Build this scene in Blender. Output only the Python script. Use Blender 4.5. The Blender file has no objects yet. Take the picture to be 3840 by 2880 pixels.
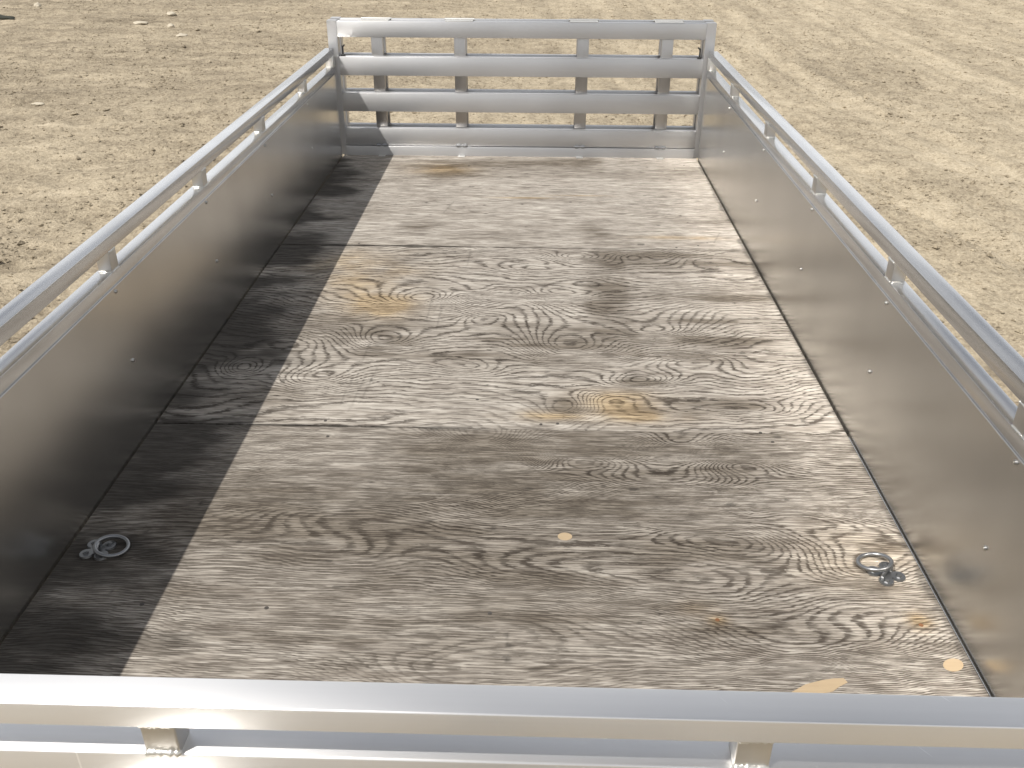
import bpy, bmesh, math, random
import numpy as np
from mathutils import Vector, Matrix

random.seed(7)
rng = np.random.default_rng(7)
scene = bpy.context.scene
col = scene.collection

# ------------------------------------------------------------------ camera
cam_d = bpy.data.cameras.new('camera')
cam = bpy.data.objects.new('camera', cam_d)
col.objects.link(cam)
pitch, yaw, roll = -0.5063, 0.0258, 0.0039
fwd = Vector((-math.sin(yaw) * math.cos(pitch), math.cos(yaw) * math.cos(pitch), math.sin(pitch)))
rgt = Vector((math.cos(yaw), math.sin(yaw), 0))
upv = rgt.cross(fwd)
r2 = rgt * math.cos(roll) + upv * math.sin(roll)
u2 = -rgt * math.sin(roll) + upv * math.cos(roll)
m = Matrix((r2, u2, -fwd)).transposed().to_4x4()
m.translation = Vector((0.0788, -0.5995, 1.1551))
cam.matrix_world = m
cam_d.sensor_width = 36
cam_d.lens = 3447.19 / 3840 * 36
cam_d.clip_start = 0.02
cam_d.clip_end = 3000
scene.camera = cam

# ------------------------------------------------------------------ sky, sun, exposure
SUN = Vector((0.503, 0.39, -1.0)).normalized()          # the way the light travels
elev = math.asin(-SUN.z)
azim = math.atan2(-SUN.x, -SUN.y)
world = bpy.data.worlds.new('World')
scene.world = world
world.use_nodes = True
wn = world.node_tree
wn.nodes.clear()
sky = wn.nodes.new('ShaderNodeTexSky')
sky.sky_type = 'NISHITA'
sky.sun_disc = False
sky.sun_elevation = elev
sky.sun_rotation = azim
sky.air_density = 1.0
sky.dust_density = 1.6
sky.ozone_density = 1.0
bg = wn.nodes.new('ShaderNodeBackground')
bg.inputs['Strength'].default_value = 0.049
wo = wn.nodes.new('ShaderNodeOutputWorld')
# broken fair-weather cloud over the whole sky, thinner towards the zenith
tc = wn.nodes.new('ShaderNodeTexCoord')
sx = wn.nodes.new('ShaderNodeSeparateXYZ')
wn.links.new(tc.outputs['Generated'], sx.inputs[0])
def wmath(op, a_, b_):
    n_ = wn.nodes.new('ShaderNodeMath'); n_.operation = op
    for i_, v_ in enumerate((a_, b_)):
        if isinstance(v_, (int, float)): n_.inputs[i_].default_value = v_
        else: wn.links.new(v_, n_.inputs[i_])
    return n_.outputs[0]
hz = wmath('ADD', wmath('MAXIMUM', sx.outputs[2], 0.0), 0.16)
cb = wn.nodes.new('ShaderNodeCombineXYZ')
wn.links.new(wmath('DIVIDE', sx.outputs[0], hz), cb.inputs[0])
wn.links.new(wmath('DIVIDE', sx.outputs[1], hz), cb.inputs[1])
cn = wn.nodes.new('ShaderNodeTexNoise')
cn.inputs['Scale'].default_value = 1.35
cn.inputs['Detail'].default_value = 6
cn.inputs['Roughness'].default_value = 0.55
wn.links.new(cb.outputs[0], cn.inputs['Vector'])
cr_ = wn.nodes.new('ShaderNodeMapRange'); cr_.interpolation_type = 'SMOOTHSTEP'
cr_.inputs[1].default_value = 0.24; cr_.inputs[2].default_value = 0.47
wn.links.new(wmath('SUBTRACT', cn.outputs[0], wmath('MULTIPLY', wmath('MAXIMUM', sx.outputs[2], 0.0), 0.14)), cr_.inputs[0])
mx = wn.nodes.new('ShaderNodeMix'); mx.data_type = 'RGBA'
wn.links.new(wmath('MULTIPLY', cr_.outputs[0], 0.85), mx.inputs[0])
wn.links.new(sky.outputs[0], mx.inputs[6])
ch = wn.nodes.new('ShaderNodeMapRange'); ch.interpolation_type = 'SMOOTHSTEP'
ch.inputs[1].default_value = 0.25; ch.inputs[2].default_value = 0.85
wn.links.new(sx.outputs[2], ch.inputs[0])
cm = wn.nodes.new('ShaderNodeMix'); cm.data_type = 'RGBA'
wn.links.new(ch.outputs[0], cm.inputs[0])
cm.inputs[6].default_value = (26.0, 26.3, 26.8, 1)
cm.inputs[7].default_value = (10.0, 10.3, 10.9, 1)
wn.links.new(cm.outputs[2], mx.inputs[7])
wn.links.new(mx.outputs[2], bg.inputs[0])
wn.links.new(bg.outputs[0], wo.inputs[0])
sun_d = bpy.data.lights.new('sun', 'SUN')
sun_d.energy = 5.0
sun_d.angle = math.radians(0.53)
sun_d.color = (1.0, 0.955, 0.89)
sun = bpy.data.objects.new('sun', sun_d)
sun.rotation_euler = SUN.to_track_quat('-Z', 'Y').to_euler()
sun.location = (-6, -5, 12)
col.objects.link(sun)
vs = scene.view_settings
vs.view_transform = 'Standard'
vs.look = 'None'
vs.exposure = 0.0
vs.gamma = 1.0
vs.use_curve_mapping = False
scene.cycles.use_denoising = True
scene.cycles.max_bounces = 6
scene.cycles.diffuse_bounces = 3
scene.cycles.glossy_bounces = 4
scene.cycles.caustics_reflective = True
scene.cycles.blur_glossy = 0.0
scene.cycles.use_guiding = True
scene.cycles.use_surface_guiding = True
scene.cycles.sample_clamp_indirect = 0

# ------------------------------------------------------------------ node helpers
class NT:
    def __init__(self, name):
        self.mat = bpy.data.materials.new(name)
        self.mat.use_nodes = True
        self.t = self.mat.node_tree
        self.t.nodes.clear()
        self.out = self.t.nodes.new('ShaderNodeOutputMaterial')
        self.p = self.t.nodes.new('ShaderNodeBsdfPrincipled')
        self.t.links.new(self.p.outputs[0], self.out.inputs[0])
        g = self.t.nodes.new('ShaderNodeNewGeometry')
        self.pos = g.outputs['Position']
    def set(self, sock, v):
        if hasattr(v, 'is_linked') or isinstance(v, bpy.types.NodeSocket):
            self.t.links.new(v, sock)
        else:
            sock.default_value = v
    def inp(self, name, v):
        self.set(self.p.inputs[name], v)
    def m(self, op, a, b=0.0, c=None, clamp=False):
        n = self.t.nodes.new('ShaderNodeMath')
        n.operation = op
        n.use_clamp = clamp
        self.set(n.inputs[0], a)
        self.set(n.inputs[1], b)
        if c is not None:
            self.set(n.inputs[2], c)
        return n.outputs[0]
    def xyz(self, v):
        n = self.t.nodes.new('ShaderNodeSeparateXYZ')
        self.set(n.inputs[0], v)
        return n.outputs
    def comb(self, x, y, z):
        n = self.t.nodes.new('ShaderNodeCombineXYZ')
        for i, v in enumerate((x, y, z)):
            self.set(n.inputs[i], v)
        return n.outputs[0]
    def noise(self, vec, scale=1.0, detail=2.0, rough=0.5, dist=0.0):
        n = self.t.nodes.new('ShaderNodeTexNoise')
        n.inputs['Scale'].default_value = scale
        n.inputs['Detail'].default_value = detail
        n.inputs['Roughness'].default_value = rough
        n.inputs['Distortion'].default_value = dist
        self.set(n.inputs['Vector'], vec)
        return n.outputs[0]
    def map(self, vec, loc=(0, 0, 0), rot=(0, 0, 0), scale=(1, 1, 1)):
        n = self.t.nodes.new('ShaderNodeMapping')
        n.inputs['Location'].default_value = loc
        n.inputs['Rotation'].default_value = rot
        n.inputs['Scale'].default_value = scale
        self.set(n.inputs[0], vec)
        return n.outputs[0]
    def ramp(self, f, stops, interp='LINEAR'):
        n = self.t.nodes.new('ShaderNodeValToRGB')
        n.color_ramp.interpolation = interp
        e = n.color_ramp.elements
        while len(e) < len(stops):
            e.new(0.5)
        for k, (p, c) in enumerate(stops):
            e[k].position = p
            e[k].color = (c, c, c, 1) if not hasattr(c, '__len__') else (*c, 1)
        self.set(n.inputs[0], f)
        return n.outputs[0]
    def rng(self, f, a, b, c, d, smooth=False):
        n = self.t.nodes.new('ShaderNodeMapRange')
        n.interpolation_type = 'SMOOTHSTEP' if smooth else 'LINEAR'
        self.set(n.inputs[0], f)
        for i, v in enumerate((a, b, c, d)):
            n.inputs[i + 1].default_value = v
        return n.outputs[0]
    def mix(self, f, a, b, mode='MIX'):
        n = self.t.nodes.new('ShaderNodeMix')
        n.data_type = 'RGBA'
        n.blend_type = mode
        self.set(n.inputs[0], f)
        for k, v in ((6, a), (7, b)):
            if isinstance(v, (tuple, list)):
                v = (*v, 1) if len(v) == 3 else v
            self.set(n.inputs[k], v)
        return n.outputs[2]
    def bump(self, h, strength, dist, normal=None):
        n = self.t.nodes.new('ShaderNodeBump')
        n.inputs['Strength'].default_value = strength
        n.inputs['Distance'].default_value = dist
        self.set(n.inputs['Height'], h)
        if normal is not None:
            self.set(n.inputs['Normal'], normal)
        return n.outputs[0]

# ------------------------------------------------------------------ materials
def metal_mat(name, base, rough, spread, dull, streak_axis, wave=0.0015, scratch=0.5, thin=None, flat=False, aniso=0.75):
    """mill-finish aluminium: drawing lines along one axis, smears, scratches"""
    t = NT(name)
    st = {'x': (1.2, 160, 160), 'y': (160, 1.2, 160), 'z': (160, 160, 1.2)}[streak_axis]
    if flat:
        st = (0.0, 1.2, 160)
    drawn = t.noise(t.map(t.pos, scale=st), 1.0, 2.0, 0.55)
    smear = t.noise(t.map(t.pos, rot=(0.5, 0.0, 0.0), scale=(2.2, 4.5, 1.6)), 1.5, 1.5, 0.45, 0.0)
    tone = t.m('ADD', t.m('MULTIPLY', t.m('SUBTRACT', smear, 0.5), 0.7), t.m('MULTIPLY', t.m('SUBTRACT', drawn, 0.5), 0.14))
    if flat:
        tone = t.m('MULTIPLY', t.m('SUBTRACT', smear, 0.5), 0.6)
    c = t.mix(t.m('ADD', tone, 0.5, clamp=True), tuple(b * 0.80 for b in base), tuple(min(1, b * 1.15) for b in base))
    r = t.m('ADD', t.m('MULTIPLY', t.m('SUBTRACT', smear, 0.5), spread * 2), rough)
    if not flat:
        r = t.m('ADD', r, t.m('MULTIPLY', t.m('SUBTRACT', drawn, 0.5), spread * 0.3))
    nrm = t.bump(t.noise(t.pos, 3.2, 1.0, 0.4), 0.5, wave * 4)
    if scratch > 0 and thin:
        sm = None
        for k, (vx, vy, lim) in enumerate(thin):
            # u runs along the scratch, v across it, both in the plane of the face
            def dot(v):
                n_ = t.t.nodes.new('ShaderNodeVectorMath'); n_.operation = 'DOT_PRODUCT'
                t.set(n_.inputs[0], t.pos); n_.inputs[1].default_value = v
                return n_.outputs['Value']
            u, v = dot(vx), dot(vy)
            n1 = t.noise(t.comb(t.m('MULTIPLY', u, 24), t.m('MULTIPLY', v, 260), 3.3 * k), 1.0, 0.0, 0.5)
            l1 = t.rng(n1, lim, lim + 0.03, 0, 1)
            sm = l1 if sm is None else t.m('MAXIMUM', sm, l1)
        sm = t.m('MULTIPLY', sm, scratch)
        c = t.mix(sm, c, (0.95, 0.95, 0.95))
        r = t.m('ADD', r, t.m('MULTIPLY', sm, 0.15))
    t.inp('Base Color', c)
    t.inp('Metallic', 1.0 - dull)
    if aniso > 0:
        # drawn metal: the lobe is wide across the drawing lines and tight along them
        g_ = t.t.nodes.new('ShaderNodeNewGeometry')
        cx_ = t.t.nodes.new('ShaderNodeVectorMath'); cx_.operation = 'CROSS_PRODUCT'
        t.set(cx_.inputs[0], g_.outputs['True Normal'])
        cx_.inputs[1].default_value = {'x': (1, 0, 0.02), 'y': (0, 1, 0.02), 'z': (0.02, 0, 1)}[streak_axis]
        t.inp('Anisotropic', aniso)
        t.inp('Tangent', cx_.outputs[0])
    t.inp('Roughness', rough if (flat or aniso > 0) else t.m('MAXIMUM', r, 0.08))
    t.inp('Normal', nrm if flat else t.bump(drawn, 0.012, 0.0003, nrm))
    return t.mat

M = {}
def dirs(plane, *angs):
    out = []
    for a_, lim in angs:
        c_, s_ = math.cos(a_), math.sin(a_)
        if plane == 'yz':
            out.append(((0, c_, s_), (0, -s_, c_), lim))
        else:
            out.append(((c_, s_, 0), (-s_, c_, 0), lim))
    return out
M['sheet'] = metal_mat('aluminium_sheet', (0.58, 0.565, 0.54), 0.27, 0.0, 0.03, 'y', 0.0004, 0.0, None, True, 0.35)
M['tube_y'] = metal_mat('aluminium_tube_side', (0.66, 0.66, 0.66), 0.22, 0.05, 0.05, 'y', 0.0005, aniso=0.4)
M['tube_x'] = metal_mat('aluminium_tube_cross', (0.76, 0.76, 0.765), 0.39, 0.06, 0.05, 'x', 0.0005, 0.6, dirs('xy', (-0.9, 0.82), (0.7, 0.85)), aniso=0.70)
M['tube_z'] = metal_mat('aluminium_tube_upright', (0.60, 0.585, 0.56), 0.38, 0.07, 0.08, 'z', 0.0005)
M['gate'] = metal_mat('aluminium_gate', (0.55, 0.55, 0.555), 0.40, 0.06, 0.10, 'x', 0.0008, aniso=0.65)
M['stake'] = metal_mat('aluminium_stake', (0.44, 0.425, 0.41), 0.34, 0.06, 0.10, 'z', 0.0005)
M['weld'] = metal_mat('weld_bead', (0.66, 0.65, 0.62), 0.36, 0.12, 0.12, 'x', 0.0020, aniso=0)
M['galv'] = metal_mat('galvanised_steel', (0.30, 0.305, 0.31), 0.36, 0.10, 0.06, 'x', 0.0010, aniso=0)
M['screw'] = metal_mat('screw_steel', (0.50, 0.49, 0.47), 0.28, 0.05, 0.0, 'z', 0.0, aniso=0)

def plain(name, c, rough, metallic=0.0):
    t = NT(name)
    n = t.noise(t.pos, 30, 4, 0.6)
    t.inp('Base Color', t.mix(n, tuple(v * 0.7 for v in c), tuple(min(1, v * 1.25) for v in c)))
    t.inp('Roughness', rough)
    t.inp('Metallic', metallic)
    return t.mat
M['rust'] = plain('rusty_screw', (0.17, 0.075, 0.03), 0.8)
M['old_screw'] = plain('weathered_screw', (0.10, 0.09, 0.08), 0.6, 0.5)
M['dark_steel'] = plain('dark_steel', (0.05, 0.05, 0.05), 0.5, 0.6)
M['rubber'] = plain('tyre_rubber', (0.03, 0.03, 0.03), 0.8)
M['dark_earth'] = plain('dark_earth', (0.03, 0.032, 0.022), 0.95)
M['pale_stone'] = plain('pale_stone', (0.46, 0.41, 0.32), 0.9)

SEAM1, SEAM2, YB, W = 2.4805, 1.2613, 3.677, 0.8273

def plywood():
    """ring, vis, stain, tan and mould are fields stored on the sheet's own vertices"""
    t = NT('weathered_plywood')
    x, y, z = t.xyz(t.pos)
    def att(nm):
        n_ = t.t.nodes.new('ShaderNodeAttribute'); n_.attribute_name = nm
        return n_.outputs['Fac']
    ring, vis, stain, tan, mould_shade, pw, fine = (att(k) for k in ('ring', 'vis', 'stain', 'tan', 'mould_shade', 'pw', 'fine'))
    fib = t.noise(t.comb(t.m('MULTIPLY', x, 9), t.m('MULTIPLY', y, 300), 0.0), 1.0, 2.0, 0.65)
    fib2 = t.noise(t.comb(t.m('MULTIPLY', x, 8.0), t.m('MULTIPLY', y, 150), 4.0), 1.0, 3.0, 0.7)
    jit = t.noise(t.comb(t.m('MULTIPLY', x, 34), t.m('MULTIPLY', y, 170), 7.0), 1.0, 3.0, 0.65)
    f = t.m('ADD', ring, t.m('MULTIPLY', t.m('SUBTRACT', jit, 0.5), 1.0))
    saw = t.m('FRACT', f)
    line = t.ramp(saw, [(0.0, 0.40), (0.08, 0.0), (0.50, 0.0), (0.66, 0.75), (0.76, 1.0), (0.93, 1.0), (1.0, 0.40)])
    brk = t.noise(t.comb(t.m('MULTIPLY', x, 14), t.m('MULTIPLY', y, 38), 11.0), 1.0, 3.0, 0.6)
    line = t.m('MULTIPLY', t.m('POWER', line, pw), t.m('MULTIPLY', vis, t.rng(brk, 0.36, 0.56, 0.60, 1.1)))
    pale = t.noise(t.comb(t.m('MULTIPLY', x, 4.0), t.m('MULTIPLY', y, 30), 1.0), 1.0, 5, 0.7)
    light = t.mix(t.rng(pale, 0.34, 0.66, 0, 1), (0.36, 0.322, 0.278), (0.59, 0.55, 0.49))
    chk = t.m('ADD', t.m('MULTIPLY', t.rng(fib, 0.47, 0.60, 0.0, 1.0), 0.75), t.m('MULTIPLY', t.rng(fib2, 0.48, 0.59, 0.0, 1.0), 0.95))
    c = t.mix(t.m('MULTIPLY', line, 0.92), light, (0.075, 0.063, 0.052))
    f2 = t.m('ADD', t.m('MULTIPLY', y, 150), t.m('MULTIPLY', jit, 0.9))
    f2 = t.m('ADD', f2, t.m('MULTIPLY', ring, 0.45))
    l2 = t.ramp(t.m('FRACT', f2), [(0.0, 0.9), (0.12, 0.1), (0.6, 0.0), (0.80, 0.55), (0.93, 1.0), (1.0, 0.9)])
    c = t.mix(t.m('MULTIPLY', t.m('MULTIPLY', l2, fine), t.rng(brk, 0.40, 0.55, 0.25, 1.0)), c, (0.085, 0.070, 0.056))
    c = t.mix(t.m('MULTIPLY', chk, 0.30, clamp=True), c, (0.115, 0.098, 0.082))
    dash = t.noise(t.comb(t.m('MULTIPLY', x, 16), t.m('MULTIPLY', y, 190), 13.0), 1.0, 1.0, 0.5)
    dash2 = t.noise(t.comb(t.m('MULTIPLY', x, 7), t.m('MULTIPLY', y, 62), 17.0), 1.0, 3.0, 0.7)
    c = t.mix(t.rng(dash, 0.54, 0.60, 0.0, 0.45), c, (0.10, 0.085, 0.070))
    c = t.mix(t.rng(dash2, 0.55, 0.62, 0.0, 0.42), c, (0.12, 0.10, 0.084))
    c = t.mix(t.rng(dash, 0.40, 0.34, 0.0, 0.45), c, (0.64, 0.60, 0.54))
    c = t.mix(stain, c, (0.43, 0.405, 0.375), 'MULTIPLY')
    c = t.mix(tan, c, (1.0, 0.85, 0.62), 'MULTIPLY')
    c = t.mix(mould_shade, c, (0.030, 0.026, 0.022))  # grime and damp, plus left-wall shade painted into the wood colour
    t.inp('Base Color', c)
    t.inp('Roughness', 0.85)
    t.inp('Specular IOR Level', 0.2)
    h = t.m('SUBTRACT', t.m('MULTIPLY', line, 0.6), t.m('MULTIPLY', chk, 0.9))
    t.inp('Normal', t.bump(h, 0.55, 0.0012))
    return t.mat
M['ply'] = plywood()

def patch_mat():
    t = NT('wood_plug')
    f = t.noise(t.map(t.pos, scale=(18, 240, 1)), 1.0, 2, 0.6)
    t.inp('Base Color', t.mix(f, (0.33, 0.245, 0.15), (0.42, 0.325, 0.21)))
    t.inp('Roughness', 0.75)
    return t.mat
M['plug'] = patch_mat()

GZ = -0.55
def ground_mat(name, lift=1.0):
    t = NT(name)
    x, y, z = t.xyz(t.pos)
    # curved wheel tracks on the right, diagonal scrapes on the left
    bend = t.m('SUBTRACT', x, t.m('MULTIPLY', t.m('POWER', t.m('MAXIMUM', t.m('SUBTRACT', 9.8, y), 0.0), 2.0), 0.026))
    tr = t.noise(t.comb(t.m('MULTIPLY', bend, 3.4), t.m('MULTIPLY', y, 0.30), 0.0), 1.0, 5, 0.66, 0.2)
    dg = t.noise(t.map(t.pos, rot=(0, 0, 0.75), scale=(0.6, 3.0, 1)), 1.0, 5, 0.66, 0.3)
    side = t.rng(x, -1.5, 1.0, 0.0, 1.0, True)
    st = t.m('ADD', t.m('MULTIPLY', tr, side), t.m('MULTIPLY', dg, t.m('SUBTRACT', 1.0, side)))
    wob = t.m('ADD', bend, t.m('MULTIPLY', t.m('SUBTRACT', t.noise(t.pos, 1.1, 3, 0.6), 0.5), 0.35))
    for cx_, wd, am in ((1.75, 0.16, 0.075), (2.62, 0.14, 0.055), (4.25, 0.18, 0.05)):
        d_ = t.m('ABSOLUTE', t.m('SUBTRACT', wob, cx_))
        st = t.m('ADD', st, t.rng(d_, wd * 0.4, wd * 1.5, am * 0.9, 0.0, True))
    big = t.noise(t.pos, 0.55, 4, 0.6)
    med = t.noise(t.pos, 5.5, 5, 0.66, 0.3)
    fin = t.noise(t.pos, 26, 4, 0.75)
    grit = t.noise(t.pos, 75, 3, 0.7)
    v = t.m('ADD', t.m('MULTIPLY', st, 0.20), t.m('MULTIPLY', big, 0.12))
    v = t.m('ADD', v, t.m('MULTIPLY', med, 0.20))
    v = t.m('ADD', v, t.m('MULTIPLY', fin, 0.30))
    v = t.m('ADD', v, t.m('MULTIPLY', grit, 0.20))
    v = t.m('ADD', v, t.rng(x, -7.0, 5.0, -0.022, 0.018))
    c = t.ramp(v, [(0.40, (0.150 * lift, 0.122 * lift, 0.086 * lift)), (0.48, (0.275 * lift, 0.230 * lift, 0.165 * lift)),
                   (0.55, (0.43 * lift, 0.365 * lift, 0.264 * lift)), (0.65, (0.62 * lift, 0.54 * lift, 0.405 * lift))])
    dk = t.m('MULTIPLY', t.rng(fin, 0.56, 0.70, 0.0, 1.0), t.rng(med, 0.40, 0.60, 0.2, 1.0))
    c = t.mix(t.m('MULTIPLY', dk, 0.62), c, (0.13, 0.103, 0.072))
    pl = t.m('MULTIPLY', t.rng(grit, 0.60, 0.72, 0.0, 1.0), 0.45)
    c = t.mix(pl, c, (0.60, 0.53, 0.41))
    t.inp('Base Color', c)
    t.inp('Roughness', 0.95)
    t.inp('Specular IOR Level', 0.15)
    b = t.bump(med, 0.7, 0.03)
    b = t.bump(fin, 0.9, 0.018, b)
    t.inp('Normal', t.bump(grit, 0.8, 0.006, b))
    return t.mat
M['ground'] = ground_mat('dry_dirt')
M['clod'] = ground_mat('dirt_clods', 0.92)

# ------------------------------------------------------------------ mesh helpers
def link(name, me, mat, parent=None, loc=None):
    o = bpy.data.objects.new(name, me)
    col.objects.link(o)
    if mat is not None and not me.materials:
        me.materials.append(mat)
    if parent is not None:
        o.parent = parent
        pw = Vector((0, 0, 0))
        p = parent
        while p is not None:
            pw += p.location
            p = p.parent
        o.location = (Vector(loc) if loc is not None else Vector((0, 0, 0))) - pw
    elif loc is not None:
        o.location = loc
    return o

def mesh_from(bm, name, smooth=True, angle=35):
    me = bpy.data.meshes.new(name)
    bm.normal_update()
    bm.to_mesh(me)
    bm.free()
    if smooth:
        for p in me.polygons:
            p.use_smooth = True
        me.set_sharp_from_angle(angle=math.radians(angle))
    return me

def box_bm(bm, a, b, bev=0.0, seg=3, cuts=0):
    r = bmesh.ops.create_cube(bm, size=1.0)
    vs_ = r['verts']
    for v in vs_:
        for i in range(3):
            v.co[i] = a[i] if v.co[i] < 0 else b[i]
    if bev > 0:
        es = list({e for v in vs_ for e in v.link_edges})
        bmesh.ops.bevel(bm, geom=es, offset=bev, segments=seg, profile=0.5, affect='EDGES', clamp_overlap=True)

def box(name, mat, parent, a, b, bev=0.0, seg=3):
    """a rounded bar whose origin sits at the centre of its base"""
    c = Vector(((a[0] + b[0]) / 2, (a[1] + b[1]) / 2, a[2]))
    bm = bmesh.new()
    box_bm(bm, Vector(a) - c, Vector(b) - c, bev, seg)
    return link(name, mesh_from(bm, name), mat, parent, c)

def cyl_bm(bm, p, q, r, seg=16, r2=None):
    p, q = Vector(p), Vector(q)
    d = q - p
    mt = Matrix.Translation((p + q) / 2) @ d.to_track_quat('Z', 'Y').to_matrix().to_4x4()
    bmesh.ops.create_cone(bm, cap_ends=True, segments=seg, radius1=r, radius2=r if r2 is None else r2, depth=d.length, matrix=mt)

def torus_bm(bm, R, r, mt, n=40, k=10, arc=2 * math.pi):
    rings = []
    closed = abs(arc - 2 * math.pi) < 1e-4
    cnt = n if closed else n + 1
    for i in range(cnt):
        a = arc * i / n
        ring = []
        for j in range(k):
            b = 2 * math.pi * j / k
            ring.append(bm.verts.new(mt @ Vector(((R + r * math.cos(b)) * math.cos(a), (R + r * math.cos(b)) * math.sin(a), r * math.sin(b)))))
        rings.append(ring)
    for i in range(n if closed else n):
        A, B = rings[i], rings[(i + 1) % cnt]
        for j in range(k):
            bm.faces.new((A[j], B[j], B[(j + 1) % k], A[(j + 1) % k]))
    if not closed:
        bm.faces.new(rings[0]); bm.faces.new(rings[-1][::-1])

def weld_mesh(length, axis, r=0.0035):
    """a lumpy bead lying along one axis"""
    bm = bmesh.new()
    n, k = max(8, int(length / 0.0022)), 8
    rings = []
    for i in range(n + 1):
        s = (i / n - 0.5) * length
        rr = r * (0.78 + 0.32 * abs(math.sin(i * 1.25)) + random.uniform(-0.14, 0.14))
        if i in (0, n):
            rr *= 0.45
        cxo, czo = random.uniform(-0.0006, 0.0006), random.uniform(-0.0006, 0.0006)
        ring = []
        for j in range(k):
            a = 2 * math.pi * j / k
            u, v = cxo + rr * math.cos(a), czo + rr * math.sin(a)
            ring.append(bm.verts.new((s, u, v) if axis == 'x' else (u, s, v)))
        rings.append(ring)
    for i in range(n):
        for j in range(k):
            bm.faces.new((rings[i][j], rings[i][(j + 1) % k], rings[i + 1][(j + 1) % k], rings[i + 1][j]))
    bm.faces.new(rings[0]); bm.faces.new(rings[-1])
    bmesh.ops.recalc_face_normals(bm, faces=bm.faces)
    return mesh_from(bm, 'weld_bead', True, 70)

# ------------------------------------------------------------------ ground
def vnoise(X, Y, seed):
    g = np.random.default_rng(seed).random((256, 256))
    xi, yi = np.floor(X).astype(int), np.floor(Y).astype(int)
    fx, fy = X - xi, Y - yi
    fx, fy = fx * fx * (3 - 2 * fx), fy * fy * (3 - 2 * fy)
    a, b = g[xi % 256, yi % 256], g[(xi + 1) % 256, yi % 256]
    c, d = g[xi % 256, (yi + 1) % 256], g[(xi + 1) % 256, (yi + 1) % 256]
    return (a * (1 - fx) + b * fx) * (1 - fy) + (c * (1 - fx) + d * fx) * fy - 0.5

def ground_height(X, Y):
    bend = X - 0.026 * np.maximum(9.8 - Y, 0) ** 2
    side = np.clip((X + 1.5) / 2.5, 0, 1)
    h = 0.05 * vnoise(X * 0.5, Y * 0.5, 1)
    h += side * 0.030 * vnoise(bend * 3.0 + 50, Y * 0.3 + 50, 2)
    h += side * 0.022 * vnoise(bend * 8.0 + 90, Y * 0.9 + 50, 8)
    u, v = X * 0.731 + Y * 0.682, -X * 0.682 + Y * 0.731
    h += (1 - side) * 0.045 * vnoise(u * 0.6 + 50, v * 3.2 + 50, 3)
    h += (1 - side) * 0.020 * vnoise(u * 1.2 + 50, v * 8 + 50, 9)
    wob = bend + 0.25 * vnoise(X * 1.1 + 70, Y * 1.1 + 70, 15)
    for cx_, wd in ((1.75, 0.16), (2.62, 0.14), (4.25, 0.18)):
        d_ = (wob - cx_) / wd
        h += -0.014 * np.exp(-d_ ** 4) + 0.012 * np.exp(-((np.abs(d_) - 1.35) / 0.3) ** 2)
    h += 0.020 * vnoise(X * 3.2 + 40, Y * 3.2 + 40, 4)
    h += 0.020 * vnoise(X * 8 + 40, Y * 8 + 40, 5)
    h += 0.018 * vnoise(X * 18 + 40, Y * 18 + 40, 6)
    fade = np.clip((30 - np.hypot(X, Y - 6)) / 10, 0, 1)
    return h * fade

def axis_steps(lo, hi, step, far):
    c = list(np.arange(lo, hi + step / 2, step))
    s, v = step, hi
    up = []
    while v < far:
        s *= 1.35; v += s; up.append(v)
    s, v = step, lo
    dn = []
    while v > -far:
        s *= 1.35; v -= s; dn.append(v)
    return np.array(dn[::-1] + c + up)

gx = axis_steps(-10.0, 10.0, 0.045, 900)
gy = axis_steps(1.5, 17.5, 0.045, 900)
XX, YY = np.meshgrid(gx, gy, indexing='ij')
ZZ = GZ + ground_height(XX, YY)
nx, ny = len(gx), len(gy)
verts = np.stack([XX.ravel(), YY.ravel(), ZZ.ravel()], 1)
ii = np.arange(nx * ny).reshape(nx, ny)
quads = np.stack([ii[:-1, :-1].ravel(), ii[1:, :-1].ravel(), ii[1:, 1:].ravel(), ii[:-1, 1:].ravel()], 1)
me = bpy.data.meshes.new('ground')
me.vertices.add(len(verts)); me.vertices.foreach_set('co', verts.astype(np.float32).ravel())
me.loops.add(quads.size); me.loops.foreach_set('vertex_index', quads.astype(np.int32).ravel())
me.polygons.add(len(quads)); me.polygons.foreach_set('loop_start', np.arange(0, quads.size, 4, dtype=np.int32))
me.polygons.foreach_set('use_smooth', np.ones(len(quads), dtype=bool))
me.update(); me.validate()
ground = link('ground', me, M['ground'])
ground['kind'] = 'structure'

# loose clods and grit lying on the yard (too many to count)
N = 110000
base_v = np.array([(1, 0, 0), (-1, 0, 0), (0, 1, 0), (0, -1, 0), (0, 0, 1), (0, 0, -1)], float)
base_f = np.array([(0, 2, 4), (2, 1, 4), (1, 3, 4), (3, 0, 4), (2, 0, 5), (1, 2, 5), (3, 1, 5), (0, 3, 5)])
py = 2.2 + 14 * rng.random(N) ** 1.25
px = (rng.random(N) * 2 - 1) * (2.6 + 0.52 * py)
cl = vnoise(px * 1.4 + 20, py * 1.4 + 20, 11) + 0.6 * vnoise(px * 4 + 20, py * 4 + 20, 12)
keep = cl + rng.normal(0, 0.35, N) > 0.0
keep &= ~((np.abs(px) < 0.95) & (py < 4))
px, py = px[keep], py[keep]
n = len(px)
sz = np.clip(np.exp(rng.normal(-5.1, 0.45, n)), 0.0035, 0.028)
ang = rng.random(n) * 6.28
V = base_v[None] * (1 + rng.uniform(-0.35, 0.35, (n, 6, 1))) * sz[:, None, None] * np.array([1.25, 0.9, 0.6])
V += rng.normal(0, 0.16, V.shape) * sz[:, None, None]
ca, sa = np.cos(ang)[:, None], np.sin(ang)[:, None]
VX, VY = V[..., 0] * ca - V[..., 1] * sa, V[..., 0] * sa + V[..., 1] * ca
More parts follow.
